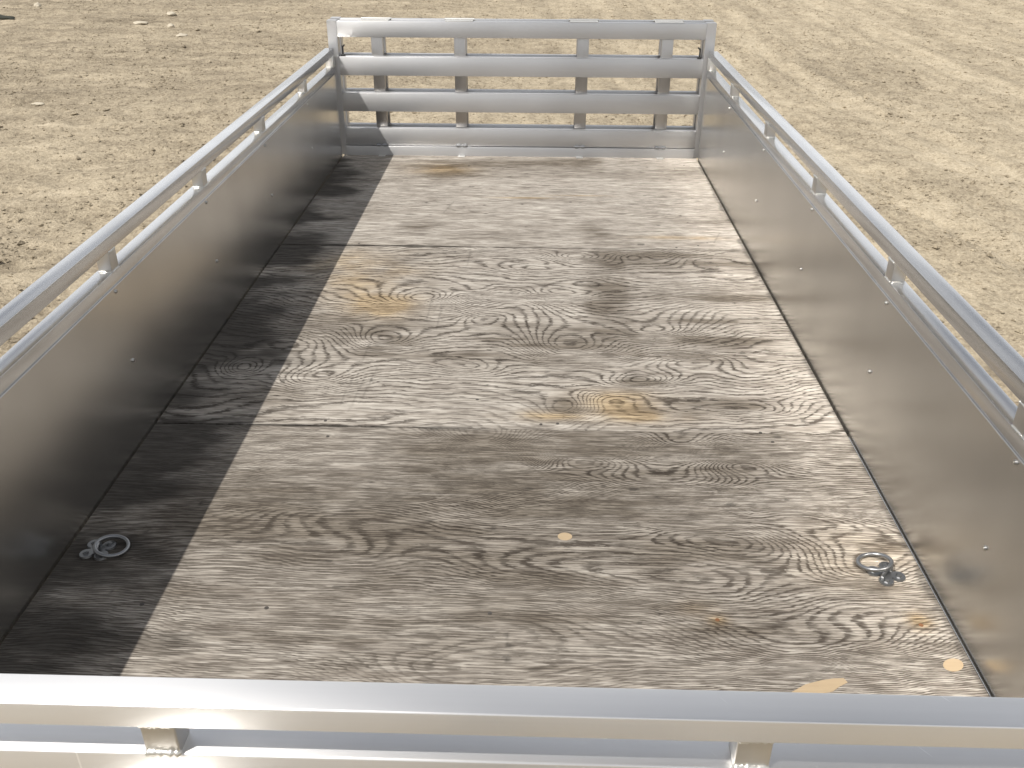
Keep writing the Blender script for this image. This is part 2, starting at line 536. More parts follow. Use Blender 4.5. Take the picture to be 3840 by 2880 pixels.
gzp = GZ + ground_height(px, py)
V = np.stack([VX + px[:, None], VY + py[:, None], V[..., 2] + gzp[:, None] + 0.2 * sz[:, None]], -1).reshape(-1, 3)
F = (base_f[None] + (np.arange(n) * 6)[:, None, None]).reshape(-1, 3)
me = bpy.data.meshes.new('dirt_clods')
me.from_pydata(V.tolist(), [], F.tolist())
o = link('dirt_clods', me, M['clod'])
o['kind'] = 'stuff'
o['label'] = 'loose clods and grit scattered over the dry dirt yard'
o['category'] = 'clods'

# ------------------------------------------------------------------ the trailer
trailer = bpy.data.objects.new('utility_trailer', None)
trailer.location = (0, 1.8, GZ)
trailer.empty_display_size = 0.3
col.objects.link(trailer)
trailer['label'] = 'open aluminium utility trailer with weathered plywood bed and slatted folding tailgate'
trailer['category'] = 'trailer'

XI, XO = 0.8308, 0.8680          # rail tubes, inner and outer faces
Z_L0, Z_L1 = 0.362, 0.4010      # lower rail
Z_T0, Z_T1 = 0.4465, 0.4772     # top rail
POSTS = (0.635, 1.245, 1.86, 2.475, 3.105)

# plywood sheets: edges not quite straight, seams that close to the right, and the
# rotary-cut growth rings computed as a field over each sheet
def fbm(X, Y, seed, octv=3, gain=0.5):
    h, a_ = 0, 1.0
    for k in range(octv):
        h = h + a_ * vnoise(X * 2 ** k + 31.7 * k + 60, Y * 2 ** k + 17.3 * k + 60, seed + k)
        a_ *= gain
    return h
def blob(X, Y, cx_, cy_, rx, ry, rot=0.0):
    dx, dy = X - cx_, Y - cy_
    c_, s_ = math.cos(rot), math.sin(rot)
    u, v = dx * c_ + dy * s_, -dx * s_ + dy * c_
    return np.exp(-(u / rx) ** 2 - (v / ry) ** 2)
def sst(v, a_, b_):
    t_ = np.clip((v - a_) / (b_ - a_), 0, 1)
    return t_ * t_ * (3 - 2 * t_)

SWIRLS = {   # rings x, y, rx, ry, count
    0: [(-0.03, 1.20, 0.13, 0.11, 11), (0.185, 1.14, 0.12, 0.045, -5), (0.456, 1.20, 0.10, 0.06, 8), (0.56, 1.13, 0.10, 0.06, -6),
        (0.36, 1.02, 0.22, 0.09, 7), (0.66, 0.93, 0.20, 0.06, -6), (0.28, 0.74, 0.30, 0.085, 9), (0.60, 0.575, 0.20, 0.065, 8),
        (-0.05, 0.76, 0.30, 0.10, 6), (0.05, 0.50, 0.30, 0.09, 7), (-0.32, 0.90, 0.25, 0.07, -5), (0.45, 0.86, 0.16, 0.05, -4),
        (0.70, 0.76, 0.12, 0.06, 5), (-0.15, 0.98, 0.35, 0.06, -4)],
    1: [(-0.256, 2.00, 0.11, 0.085, 7), (-0.11, 2.085, 0.07, 0.05, 4), (0.131, 2.07, 0.10, 0.06, 6), (-0.454, 1.49, 0.10, 0.075, 7),
        (-0.341, 1.71, 0.085, 0.065, 6), (0.16, 1.714, 0.12, 0.085, 8), (0.449, 1.80, 0.10, 0.05, 5), (-0.063, 1.876, 0.07, 0.05, -4),
        (0.361, 1.506, 0.085, 0.05, 7), (0.159, 1.368, 0.07, 0.06, 6), (0.214, 2.395, 0.08, 0.045, 5), (0.406, 2.40, 0.07, 0.06, -5),
        (0.27, 1.42, 0.08, 0.06, -4), (0.515, 1.615, 0.10, 0.05, -5), (0.03, 1.97, 0.09, 0.07, -4), (-0.12, 1.58, 0.10, 0.05, 4),
        (0.60, 1.36, 0.14, 0.04, 5), (-0.60, 1.70, 0.12, 0.06, -4), (-0.68, 1.55, 0.06, 0.05, 6), (0.05, 2.28, 0.12, 0.05, 4)],
    2: [(-0.15, 2.86, 0.35, 0.03, 3), (0.30, 2.84, 0.30, 0.03, 3), (0.1, 3.2, 0.4, 0.05, 3), (-0.4, 2.6, 0.25, 0.05, 3), (0.5, 3.4, 0.3, 0.05, 3)],
}
STAINS = [(0.654, 2.07, 0.17, 0.045, 0.9), (0.46, 2.426, 0.14, 0.035, 0.8), (0.70, 2.35, 0.16, 0.022, 0.7), (0.55, 1.381, 0.14, 0.035, 0.8), (0.361, 1.506, 0.055, 0.02, 0.9),
          (-0.341, 1.712, 0.09, 0.05, 0.7), (0.289, 2.023, 0.06, 0.10, 0.6), (0.159, 1.368, 0.05, 0.04, 0.7), (0.36, 0.82, 0.20, 0.05, 0.55),
          (0.62, 1.75, 0.13, 0.03, 0.8), (-0.371, 2.70, 0.065, 0.075, 0.5), (0.291, 2.657, 0.06, 0.10, 0.45), (0.06, 1.10, 0.3, 0.09, 0.18),
          (-0.30, 0.90, 0.28, 0.10, 0.25), (-0.02, 0.62, 0.32, 0.07, 0.25), (0.33, 2.24, 0.05, 0.2, 0.35), (0.42, 0.60, 0.09, 0.03, 0.6),
          (0.25, 1.05, 0.35, 0.16, 0.16), (-0.1, 0.8, 0.5, 0.2, 0.12), (0.68, 0.73, 0.10, 0.015, 0.6), (0.60, 1.88, 0.2, 0.02, 0.6), (-0.35, 1.80, 0.20, 0.10, 0.35), (-0.10, 1.62, 0.25, 0.06, 0.3), (0.35, 1.70, 0.28, 0.12, 0.4),
          (-0.36, 3.50, 0.16, 0.07, 0.9), (-0.30, 3.55, 0.28, 0.05, 0.6), (0.25, 3.58, 0.25, 0.05, 0.5), (-0.33, 3.35, 0.10, 0.10, 0.35), (-0.05, 1.17, 0.12, 0.08, 0.4), (0.15, 0.95, 0.22, 0.05, 0.35)]
TANS = [(-0.47, 2.12, 0.13, 0.14, 0.75), (-0.38, 1.97, 0.10, 0.09, 0.9), (0.30, 1.39, 0.10, 0.065, 1.0), (0.12, 1.325, 0.09, 0.022, 0.9),
        (0.36, 1.33, 0.12, 0.03, 0.6), (0.05, 3.05, 0.12, 0.010, 0.9), (0.26, 3.09, 0.10, 0.008, 0.9), (0.62, 2.60, 0.14, 0.018, 0.8), (-0.34, 3.46, 0.15, 0.10, 0.7),
        (-0.55, 2.32, 0.2, 0.12, 0.4), (0.38, 0.66, 0.03, 0.018, 0.5), (0.77, 0.64, 0.022, 0.022, 1.2), (0.413, 0.633, 0.018, 0.016, 1.0), (0.72, 0.80, 0.12, 0.10, 0.35)]

def ply_fields(X, Y, k):
    wy = Y + 0.030 * fbm(X * 2.2, Y * 3.0, 40 + k, 2) + (0.010, 0.020, 0.012)[k] * fbm(X * 9, Y * 9, 45 + k, 3, 0.6)
    wx = X + 0.05 * fbm(X * 3.0, Y * 4.0, 50 + k, 2)
    slope = (118.0, 46.0, 85.0)[k]
    f = slope * wy + (19.0, 10.0, 7.0)[k] * fbm(wx * 0.9, wy * 2.4, 60 + k, 2, 0.45) + (9.0, 7.5, 4.0)[k] * fbm(wx * 2.6, wy * 5.0, 70 + k, 2, 0.5)
    for cx_, cy_, rx, ry, n_ in SWIRLS[k]:
        f = f + (n_ * (1.7, 1.0, 1.2)[k]) * blob(wx, wy, cx_, cy_, rx, ry, random.uniform(-0.2, 0.2))
    vis = 0.55 + 0.45 * sst(fbm(X * 1.3, Y * 3.0, 80 + k, 3), -0.22, 0.18)
    vis = vis * (1.0, 1.0, 0.75)[k]
    if k == 0:
        vis = vis * (0.75 + 0.25 * sst(X + 0.25 * fbm(X * 2, Y * 3, 85, 2), -0.40, -0.05))
    st = 0.36 * sst(fbm(X * 1.6, Y * 5.0, 90 + k, 4, 0.6), 0.06, 0.42) + 0.26 * sst(fbm(X * 5.0, Y * 30.0, 95 + k, 3, 0.6), 0.10, 0.36)
    sn = 1 + 1.6 * fbm(X * 5, Y * 22, 100, 3, 0.6)
    for cx_, cy_, rx, ry, w_ in STAINS:
        st = st + 1.25 * w_ * blob(X, Y, cx_, cy_, rx, ry) * np.clip(sn, 0, 2)
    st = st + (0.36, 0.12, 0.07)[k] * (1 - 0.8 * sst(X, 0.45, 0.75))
    # wheel-worn strips
    for cx_ in (-0.31, 0.31):
        st = st + 0.26 * sst(0.085 - np.abs(X - cx_ + 0.02 * fbm(X * 9, Y * 5, 107, 2)), 0, 0.03) * sst(fbm(X * 2, Y * 3.4, 105, 3, 0.6), 0.02, 0.22) * sst(Y, 1.2, 1.7)
    ta = 0
    tn = 1 + 1.2 * fbm(X * 9, Y * 12, 110, 3, 0.6)
    for cx_, cy_, rx, ry, w_ in TANS:
        ta = ta + w_ * blob(X, Y, cx_, cy_, rx, ry) * np.clip(tn, 0.2, 2)
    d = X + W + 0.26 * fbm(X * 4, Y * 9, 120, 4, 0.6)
    mo_shade = 0.82 * sst(-d, -0.23, -0.01)  # damp stain by the left wall, deepened with the wall's shade as colour
    mo_shade = np.maximum(mo_shade, 0.55 * sst(0.016 - (W - X) + 0.02 * fbm(X * 9, Y * 16, 122, 3), 0, 0.012))
    for yy in (SEAM1, SEAM2):
        mo_shade = np.maximum(mo_shade, 0.8 * sst(0.010 - np.abs(Y - yy) + 0.014 * fbm(X * 14, Y * 20, 125, 2), 0, 0.006) * ((0.25 + 0.75 * sst(-X, -0.45, 0.5)) if yy == SEAM1 else (0.06 + 0.94 * sst(-X, -0.05, 0.25))))
    sp = fbm(X * 26, Y * 40, 130, 2)
    mo_shade = np.maximum(mo_shade, 0.6 * sst(sp, 0.56, 0.62))
    fn = (0.90, 0.32, 0.22)[k] + 0.5 * fbm(X * 1.5, Y * 4, 150 + k, 3) + (0.25 * sst(-X, -0.1, 0.3) if k == 0 else 0)
    for x0_, y0_, x1_, y1_ in ((-0.400, 1.36, -0.392, 1.52), (-0.372, 1.33, -0.362, 1.50), (-0.352, 1.37, -0.338, 1.56), (-0.385, 1.60, -0.380, 1.72),
                               (0.03, 1.43, 0.12, 1.51), (-0.24, 1.86, -0.236, 2.02), (-0.205, 1.80, -0.20, 1.98), (-0.15, 2.30, -0.146, 2.44),
                               (0.72, 2.55, 0.76, 2.66), (-0.28, 2.85, -0.25, 3.0), (0.63, 0.96, 0.67, 0.92), (0.74, 0.99, 0.75, 0.94)):
        ux, uy = x1_ - x0_, y1_ - y0_
        q_ = np.clip(((X - x0_) * ux + (Y - y0_) * uy) / (ux * ux + uy * uy), 0, 1)
        dd = np.hypot(X - x0_ - q_ * ux, Y - y0_ - q_ * uy)
        mo_shade = np.maximum(mo_shade, 0.28 * np.exp(-(dd / 0.0026) ** 2))
    pw = (1.2, 2.6, 2.0)[k] + 1.2 * fbm(X * 2.2, Y * 4, 140, 2)
    return f, vis, np.clip(st, 0, 1), np.clip(ta, 0, 1), np.clip(mo_shade, 0, 1), np.clip(pw, 0.7, 4), np.clip(fn, 0, 1)

def sheet(name, k, y0, y1, g0l, g0r, g1l, g1r):
    nu, nv = 330, 300
    xs = np.linspace(-W + 0.004, W - 0.005, nu)
    tt = np.clip(np.linspace(0, 1, nu) * 1.5, 0, 1)
    e0 = y0 + np.maximum(0.0002, g0l + (g0r - g0l) * tt + rng.uniform(-0.0006, 0.0006, nu))
    e1 = y1 - np.maximum(0.0002, g1l + (g1r - g1l) * tt + rng.uniform(-0.0006, 0.0006, nu))
    q = np.linspace(0, 1, nv)
    X = np.repeat(xs[:, None], nv, 1)
    Y = e0[:, None] * (1 - q)[None] + e1[:, None] * q[None]
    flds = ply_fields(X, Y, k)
    Vt = np.stack([X.ravel(), Y.ravel(), np.zeros(X.size)], 1)
    idx = np.arange(nu * nv).reshape(nu, nv)
    Q = np.stack([idx[:-1, :-1].ravel(), idx[1:, :-1].ravel(), idx[1:, 1:].ravel(), idx[:-1, 1:].ravel()], 1).tolist()
    loop = list(idx[:, 0]) + list(idx[-1, 1:]) + list(idx[-2::-1, -1]) + list(idx[0, -2:0:-1])
    low = Vt[loop].copy(); low[:, 2] = -0.017
    nb = len(loop); base = len(Vt)
    for i in range(nb):
        j = (i + 1) % nb
        Q.append([int(loop[j]), int(loop[i]), base + i, base + j])
    Q.append([base + i for i in range(nb)][::-1])
    me_ = bpy.data.meshes.new(name)
    me_.from_pydata(np.vstack([Vt, low]).tolist(), [], Q)
    for nm, fl in zip(('ring', 'vis', 'stain', 'tan', 'mould_shade', 'pw', 'fine'), flds):
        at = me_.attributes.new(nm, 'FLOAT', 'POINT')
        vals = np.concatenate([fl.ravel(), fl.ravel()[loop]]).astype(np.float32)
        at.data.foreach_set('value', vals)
    return link(name, me_, M['ply'], trailer)
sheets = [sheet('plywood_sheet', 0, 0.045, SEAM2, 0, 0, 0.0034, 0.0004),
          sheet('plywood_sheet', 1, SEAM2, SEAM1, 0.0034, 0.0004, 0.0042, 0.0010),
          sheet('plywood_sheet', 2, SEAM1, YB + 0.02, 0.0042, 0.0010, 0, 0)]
def sheet_at(yy):
    return sheets[0] if yy < SEAM2 else sheets[1] if yy < SEAM1 else sheets[2]

# wood plugs let into the veneer
def plug(cx, cy, pts, z=0.0006):
    bm = bmesh.new()
    vs_ = [bm.verts.new((px_, py_, z)) for px_, py_ in pts]
    f = bm.faces.new(vs_)
    r = bmesh.ops.extrude_face_region(bm, geom=[f])
    for v in [g for g in r['geom'] if isinstance(g, bmesh.types.BMVert)]:
        v.co.z = -0.002
    bmesh.ops.recalc_face_normals(bm, faces=bm.faces)
    o_ = link('wood_plug', mesh_from(bm, 'wood_plug', False), M['plug'], sheet_at(cy), (cx, cy, 0))
    return o_
def oval(rx, ry, rot=0.0, nn=24, e=1.0):
    out = []
    for i in range(nn):
        a = 2 * math.pi * i / nn
        x_ = rx * math.copysign(abs(math.cos(a)) ** e, math.cos(a))
        y_ = ry * math.copysign(abs(math.sin(a)) ** e, math.sin(a))
        out.append((x_ * math.cos(rot) - y_ * math.sin(rot), x_ * math.sin(rot) + y_ * math.cos(rot)))
    return out
plug(0.148, 0.859, oval(0.0145, 0.012))
plug(0.79, 0.538, oval(0.019, 0.013, 0.5))
plug(0.552, 0.490, [(-0.062, -0.030), (-0.02, -0.026), (0.02, -0.016), (0.036, -0.004), (0.050, 0.004), (0.046, 0.013),
                    (0.030, 0.012), (0.010, 0.008), (-0.02, -0.002), (-0.045, -0.018)])

# screw heads in the floor
def screw_mesh():
    bm = bmesh.new()
    cyl_bm(bm, (0, 0, -0.002), (0, 0, 0.0006), 0.0046, 14, 0.0040)
    cyl_bm(bm, (0, 0, 0.0009), (0, 0, 0.0012), 0.0015, 6)
    return mesh_from(bm, 'floor_screw')
sm_ = screw_mesh(); sm_.materials.append(M['old_screw'])
sr_ = screw_mesh(); sr_.materials.append(M['rust'])
for cx_, cy_, k in ((0.009, 0.637, 0), (-0.393, 0.638, 0), (0.413, 0.633, 1), (0.77, 0.631, 1), (-0.06, 1.40, 0),
                    (-0.40, 1.215, 0), (0.62, 1.265, 0), (0.64, 1.225, 0), (-0.42, 1.285, 0), (0.10, 1.285, 0), (0.14, 1.29, 0),
                    (0.58, 2.50, 0), (0.66, 2.52, 0), (0.75, 3.56, 0), (0.70, 3.50, 0), (-0.2, 3.2, 0), (-0.66, 1.215, 0),
                    (-0.55, 2.50, 0), (-0.2, 2.43, 0), (-0.62, 0.64, 0)):
    link('floor_screw', sr_ if k else sm_, None, sheet_at(cy_), (cx_, cy_, 0))

# narrow aluminium trim along the right edge of the floor
box('edge_trim', M['tube_y'], trailer, (W - 0.0046, 0.06, -0.004), (W - 0.0026, 1.25, 0.0012), 0.0003, 1)

# side panels: one thin sheet each, faintly buckled, screwed to the posts
def side_panel(sgn):
    bm = bmesh.new()
    ny_, nz_ = 150, 14
    ys_ = np.linspace(0.03, 3.652, ny_)
    zs_ = np.linspace(-0.012, 0.3715, nz_)
    rows = []
    for yy in ys_:
        row = []
        for zz in zs_:
            d = 0.0005 * math.sin(yy * 5.15 + 0.4) * math.sin(math.pi * (zz + 0.012) / 0.3835)
            row.append(bm.verts.new((sgn * (W + d), yy, zz)))
        rows.append(row)
    for i in range(ny_ - 1):
        for j in range(nz_ - 1):
            q = (rows[i][j], rows[i + 1][j], rows[i + 1][j + 1], rows[i][j + 1])
            bm.faces.new(q)
    r = bmesh.ops.extrude_face_region(bm, geom=list(bm.faces))
    for v in [g for g in r['geom'] if isinstance(g, bmesh.types.BMVert)]:
        v.co.x += sgn * 0.003
    bmesh.ops.recalc_face_normals(bm, faces=bm.faces)
    return link('side_panel', mesh_from(bm, 'side_panel', True, 50), M['sheet'], trailer)

def pan_screw(sgn):
    bm = bmesh.new()
    cyl_bm(bm, (sgn * 0.001, 0, 0), (-sgn * 0.0030, 0, 0), 0.0048, 14, 0.0036)
    cyl_bm(bm, (-sgn * 0.0030, 0, 0), (-sgn * 0.0036, 0, 0), 0.0016, 6)
    return mesh_from(bm, 'panel_screw')

def post_mesh():
    bm = bmesh.new()
    box_bm(bm, (-0.0150, -0.0180, 0), (0.0150, 0.0180, Z_T0 - Z_L1 + 0.002), 0.0014, 2)
    return mesh_from(bm, 'rail_post')

for sgn in (-1, 1):
    pn = side_panel(sgn)
    ps = pan_screw(sgn); ps.materials.append(M['screw'])
    x0_, x1_ = sorted((sgn * XI, sgn * XO))
    tr_ = box('top_rail', M['tube_y'], trailer, (x0_, -0.008, Z_T0), (x1_, 3.672, Z_T1), 0.0014, 2)
    lr_ = box('lower_rail', M['tube_y'], trailer, (x0_, 0.0, Z_L0), (x1_, 3.665, Z_L1), 0.0014, 2)
    pm = post_mesh(); pm.materials.append(M['tube_z'])
    for yy in POSTS:
        po = link('rail_post', pm, None, trailer, (sgn * (XI + 0.0158), yy, Z_L1 - 0.001))
        for zz in (Z_L1 + 0.001, Z_T0 - 0.001):
            wm = weld_mesh(0.034, 'y', 0.0022); wm.materials.append(M['weld'])
            link('weld_bead', wm, None, po, (sgn * (XI + 0.0006), yy, zz))
            wm = weld_mesh(0.028, 'x', 0.0022); wm.materials.append(M['weld'])
            link('weld_bead', wm, None, po, (sgn * (XI + 0.017), yy - 0.0185, zz))
        for zz in (0.362, 0.189):
            link('panel_screw', ps, None, pn, (sgn * (W - 0.0005), yy - 0.03 + (0.008 if zz < 0.3 else 0), zz + random.uniform(-0.002, 0.002)))
        box('side_stake', M['tube_z'], trailer, (x0_ + 0.002, yy - 0.017, -0.10), (x1_ - 0.004, yy + 0.017, Z_L0 - 0.001), 0.0025, 2)
    # end post and its gusset plate by the tailgate
    box('end_post', M['tube_z'], trailer, (x0_ + 0.001, 3.640, -0.10), (x1_ - 0.001, 3.664, Z_L0 - 0.002), 0.002, 2)
    box('end_gusset', M['weld'], trailer, (x0_ - 0.002 if sgn > 0 else x0_ + 0.004, 3.628, Z_L1 - 0.002), (x1_ - 0.004 if sgn > 0 else x1_ + 0.002, 3.668, Z_T0 + 0.003), 0.002, 2)
    # frame beam under the floor
    box('frame_beam', M['tube_y'], trailer, (x0_ - 0.004 if sgn < 0 else x0_ + 0.001, 0.0, -0.115), (x1_ - 0.001 if sgn < 0 else x1_ + 0.004, 3.70, -0.022), 0.004, 2)

for yy in (0.08, 0.64, 1.26, 1.87, 2.48, 3.09, 3.60):
    box('cross_member', M['tube_x'], trailer, (-0.832, yy - 0.019, -0.072), (0.832, yy + 0.019, -0.0185), 0.003, 2)

# front end: two tubes, uprights between them, a sheet below
box('front_top_rail', M['tube_x'], trailer, (-XI + 0.001, -0.0065, Z_T0 + 0.0010), (XI - 0.001, 0.0300, Z_T1 - 0.0003), 0.0020, 4)
box('front_lower_rail', M['tube_x'], trailer, (-XI + 0.001, 0.0020, 0.362), (XI - 0.001, 0.0405, Z_L1 + 0.0003), 0.0026, 4)
box('front_panel', M['sheet'], trailer, (-W + 0.004, 0.0412, -0.012), (W - 0.004, 0.0440, 0.3715), 0.0006, 1)
for cx_ in (-0.276, 0.295, -0.80, 0.80):
    bm = bmesh.new()
    box_bm(bm, (-0.0170, -0.0150, 0), (0.0170, 0.0130, Z_T0 - Z_L1 + 0.0012), 0.0020, 3)
    fm = mesh_from(bm, 'front_post'); fm.materials.append(M['tube_z'])
    fp = link('front_post', fm, None, trailer, (cx_, 0.0165, Z_L1 + 0.0002))
    for zz, yy in ((Z_L1 + 0.0026, 0.0022), (Z_T0 - 0.0016, 0.0006)):
        wm = weld_mesh(0.036, 'x', 0.0040); wm.materials.append(M['weld'])
        link('weld_bead', wm, None, fp, (cx_, yy, zz))

# ------------------------------------------------------------------ folding tailgate
YG = 3.685
RAILS = ((0.0447, 0.1223), (0.1993, 0.2820), (0.3584, 0.4392), (0.5218, 0.5886))
STAKES = (-0.6435, -0.272, 0.2785, 0.6525)

def leaf(name, y0, y1, ys0, ys1, xr):
    # stiles are the leaf itself, rails and stakes its pieces
    bm = bmesh.new()
    P = [(-0.8555, 0.0), (0.8555, 0.0), (0.8555, 0.5905), (0.8125, 0.5905), (0.8125, 0.040), (-0.8125, 0.040), (-0.8125, 0.5905), (-0.8555, 0.5905)]
    f_ = bm.faces.new([bm.verts.new((a_, y0 + 0.002, b_)) for a_, b_ in P])
    r_ = bmesh.ops.extrude_face_region(bm, geom=[f_])
    for v in [g for g in r_['geom'] if isinstance(g, bmesh.types.BMVert)]:
        v.co.y = y1 + 0.012
    bmesh.ops.recalc_face_normals(bm, faces=bm.faces)
    bmesh.ops.bevel(bm, geom=list(bm.edges), offset=0.0014, segments=2, affect='EDGES')
    root = link(name, mesh_from(bm, name), M['gate'], trailer)
    for z0, z1 in RAILS:
        box('gate_rail', M['gate'], root, (-xr, y0, z0), (xr, y1, z1), 0.0020, 2)
    for sx in STAKES:
        box('gate_stake', M['stake'], root, (sx - 0.026, ys0, 0.048), (sx + 0.026, ys1, 0.580), 0.002, 2)
    return root
g1 = leaf('tailgate', YG, YG + 0.034, YG + 0.0345, YG + 0.056, 0.8120)
g2 = leaf('tailgate_ramp', YG + 0.078, YG + 0.112, YG + 0.1125, YG + 0.134, 0.8120)
# fold hinges along the top, floor hinges along the bottom
for sx in STAKES:
    bm = bmesh.new()
    box_bm(bm, (-0.062, YG + 0.006, 0.5888), (0.062, YG + 0.052, 0.5918), 0.0008, 1)
    box_bm(bm, (-0.062, YG + 0.062, 0.5888), (0.062, YG + 0.106, 0.5918), 0.0008, 1)
    cyl_bm(bm, (-0.066, YG + 0.057, 0.5925), (0.066, YG + 0.057, 0.5925), 0.0055, 12)
    hm = mesh_from(bm, 'fold_hinge'); hm.materials.append(M['weld'])
    link('fold_hinge', hm, None, g1, (sx, 0, 0))
    bm = bmesh.new()
    cyl_bm(bm, (-0.022, -0.004, 0.047), (-0.007, -0.004, 0.047), 0.0070, 12)
    cyl_bm(bm, (0.007, -0.004, 0.047), (0.022, -0.004, 0.047), 0.0070, 12)
    cyl_bm(bm, (-0.026, -0.004, 0.047), (0.026, -0.004, 0.047), 0.0040, 10)
    hm = mesh_from(bm, 'floor_hinge'); hm.materials.append(M['galv'])
    link('floor_hinge', hm, None, g1, (sx, YG, 0))
    box('hinge_tab', M['weld'], g1, (sx - 0.016, YG - 0.032, 0.0006), (sx + 0.016, YG - 0.0085, 0.0035), 0.001, 1)
box('rear_sill', M['gate'], trailer, (-0.811, YG - 0.0075, -0.06), (0.811, YG + 0.001, 0.0425), 0.0025, 2)
# spring latches at the ends of the second rail
for s in (-1, 1):
    bm = bmesh.new()
    cyl_bm(bm, (0, 0, 0), (0, 0, 0.040), 0.0036, 10)
    cyl_bm(bm, (0, 0, 0.034), (-s * 0.010, -0.003, 0.044), 0.0032, 10)
    box_bm(bm, (-0.010, -0.007, -0.004), (0.010, 0.007, 0.004), 0.0015, 1)
    lm = mesh_from(bm, 'gate_latch'); lm.materials.append(M['dark_steel'])
    link('gate_latch', lm, None, g1, (s * 0.796, YG + 0.016, 0.4435))

# ------------------------------------------------------------------ tie-down rings
def tie_down(cx_, cy_, head, tilt):
    bm = bmesh.new()
    for a in (0.6, 2.2, 3.7, 5.3):
        lx, ly = 0.0215 * math.cos(a + head), 0.0215 * math.sin(a + head)
        cyl_bm(bm, (lx, ly, 0), (lx, ly, 0.0034), 0.0140, 18, 0.0128)
    cyl_bm(bm, (0, 0, 0), (0, 0, 0.0032), 0.0150, 18)
    mt = Matrix.Rotation(head, 4, 'Z') @ Matrix.Translation((0, 0, 0.0025)) @ Matrix.Rotation(math.pi / 2, 4, 'X')
    mt = Matrix.Rotation(head + math.pi / 2, 4, 'Z') @ Matrix.Translation((0, 0, 0.002)) @ Matrix.Rotation(math.pi / 2, 4, 'X')
    torus_bm(bm, 0.0115, 0.0046, mt, 16, 10, math.pi)
    bmesh.ops.recalc_face_normals(bm, faces=bm.faces)
    tm = mesh_from(bm, 'tie_down'); tm.materials.append(M['galv'])
    t_ = link('tie_down', tm, None, trailer, (cx_, cy_, 0.0004))
    for a in (0.6, 2.2, 3.7, 5.3):
        lx, ly = 0.0225 * math.cos(a + head), 0.0225 * math.sin(a + head)
        bm = bmesh.new()
        cyl_bm(bm, (0, 0, 0), (0, 0, 0.0042), 0.0058, 6, 0.0050)
        cyl_bm(bm, (0, 0, 0.004), (0, 0, 0.0058), 0.0030, 10)
        b_ = mesh_from(bm, 'bolt'); b_.materials.append(M['galv'])
        link('bolt', b_, None, t_, (cx_ + lx, cy_ + ly, 0.0034))
    R, r = 0.0300, 0.0040
    dirv = Vector((math.cos(head), math.sin(head), 0))
    mt = Matrix.Rotation(head, 4, 'Z') @ Matrix.Rotation(tilt, 4, 'Y')
    bm = bmesh.new()
    torus_bm(bm, R, r, mt, 48, 12)
    bmesh.ops.recalc_face_normals(bm, faces=bm.faces)
    rm = mesh_from(bm, 'ring'); rm.materials.append(M['galv'])
    zc = R * abs(math.sin(tilt)) + r + 0.0006
    c = Vector((cx_, cy_, 0)) + dirv * (R * math.cos(tilt) - 0.002)
    link('ring', rm, None, t_, (c.x, c.y, zc + (0.0 if tilt < 0 else 0)))
    return t_
tie_down(-0.762, 0.787, math.radians(5), math.radians(10))
tie_down(0.752, 0.765, math.radians(128), math.radians(14))

# ------------------------------------------------------------------ running gear below the bed
def wheel(s):
    bm = bmesh.new()
    prof = [(0.165, -0.075), (0.20, -0.088), (0.26, -0.090), (0.288, -0.075), (0.295, -0.045), (0.295, 0.045), (0.288, 0.075), (0.26, 0.090), (0.20, 0.088), (0.165, 0.075)]
    n_ = 48
    rg = []
    for i in range(n_):
        a = 2 * math.pi * i / n_
        rg.append([bm.verts.new((xx, r * math.cos(a), r * math.sin(a))) for r, xx in prof])
    for i in range(n_):
        A, B = rg[i], rg[(i + 1) % n_]
        for j in range(len(prof)):
            bm.faces.new((A[j], A[(j + 1) % len(prof)], B[(j + 1) % len(prof)], B[j]))
    bmesh.ops.recalc_face_normals(bm, faces=bm.faces)
    w_ = link('wheel', mesh_from(bm, 'wheel'), M['rubber'], trailer, (s * 1.0, 1.75, -0.245))
    bm = bmesh.new()
    cyl_bm(bm, (-0.06, 0, 0), (0.05 * s, 0, 0), 0.168, 40)
    cyl_bm(bm, (0.0, 0, 0), (0.085 * s, 0, 0), 0.045, 20)
    for i in range(5):
        a = 2 * math.pi * i / 5
        cyl_bm(bm, (0, 0.075 * math.cos(a), 0.075 * math.sin(a)), (0.065 * s, 0.075 * math.cos(a), 0.075 * math.sin(a)), 0.011, 6)
    link('rim', mesh_from(bm, 'rim'), M['galv'], w_, (s * 1.0, 1.75, -0.245))
    bm = bmesh.new()
    pts = [(-0.46, -0.16), (-0.30, 0.055), (-0.20, 0.085), (0.20, 0.085), (0.30, 0.055), (0.46, -0.16)]
    vs0 = [bm.verts.new((-0.10, p, q)) for p, q in pts]
    vs1 = [bm.verts.new((0.12, p, q)) for p, q in pts]
    for i in range(5):
        bm.faces.new((vs0[i], vs0[i + 1], vs1[i + 1], vs1[i]))
    r = bmesh.ops.extrude_face_region(bm, geom=list(bm.faces))
    for v in [g for g in r['geom'] if isinstance(g, bmesh.types.BMVert)]:
        v.co.z -= 0.003
    bmesh.ops.recalc_face_normals(bm, faces=bm.faces)
    link('fender', mesh_from(bm, 'fender', False), M['sheet'], trailer, (s * 1.005, 1.75, 0.0))
wheel(-1); wheel(1)
bm = bmesh.new(); cyl_bm(bm, (-0.95, 1.75, -0.245), (0.95, 1.75, -0.245), 0.030, 20)
link('axle', mesh_from(bm, 'axle'), M['dark_steel'], trailer)
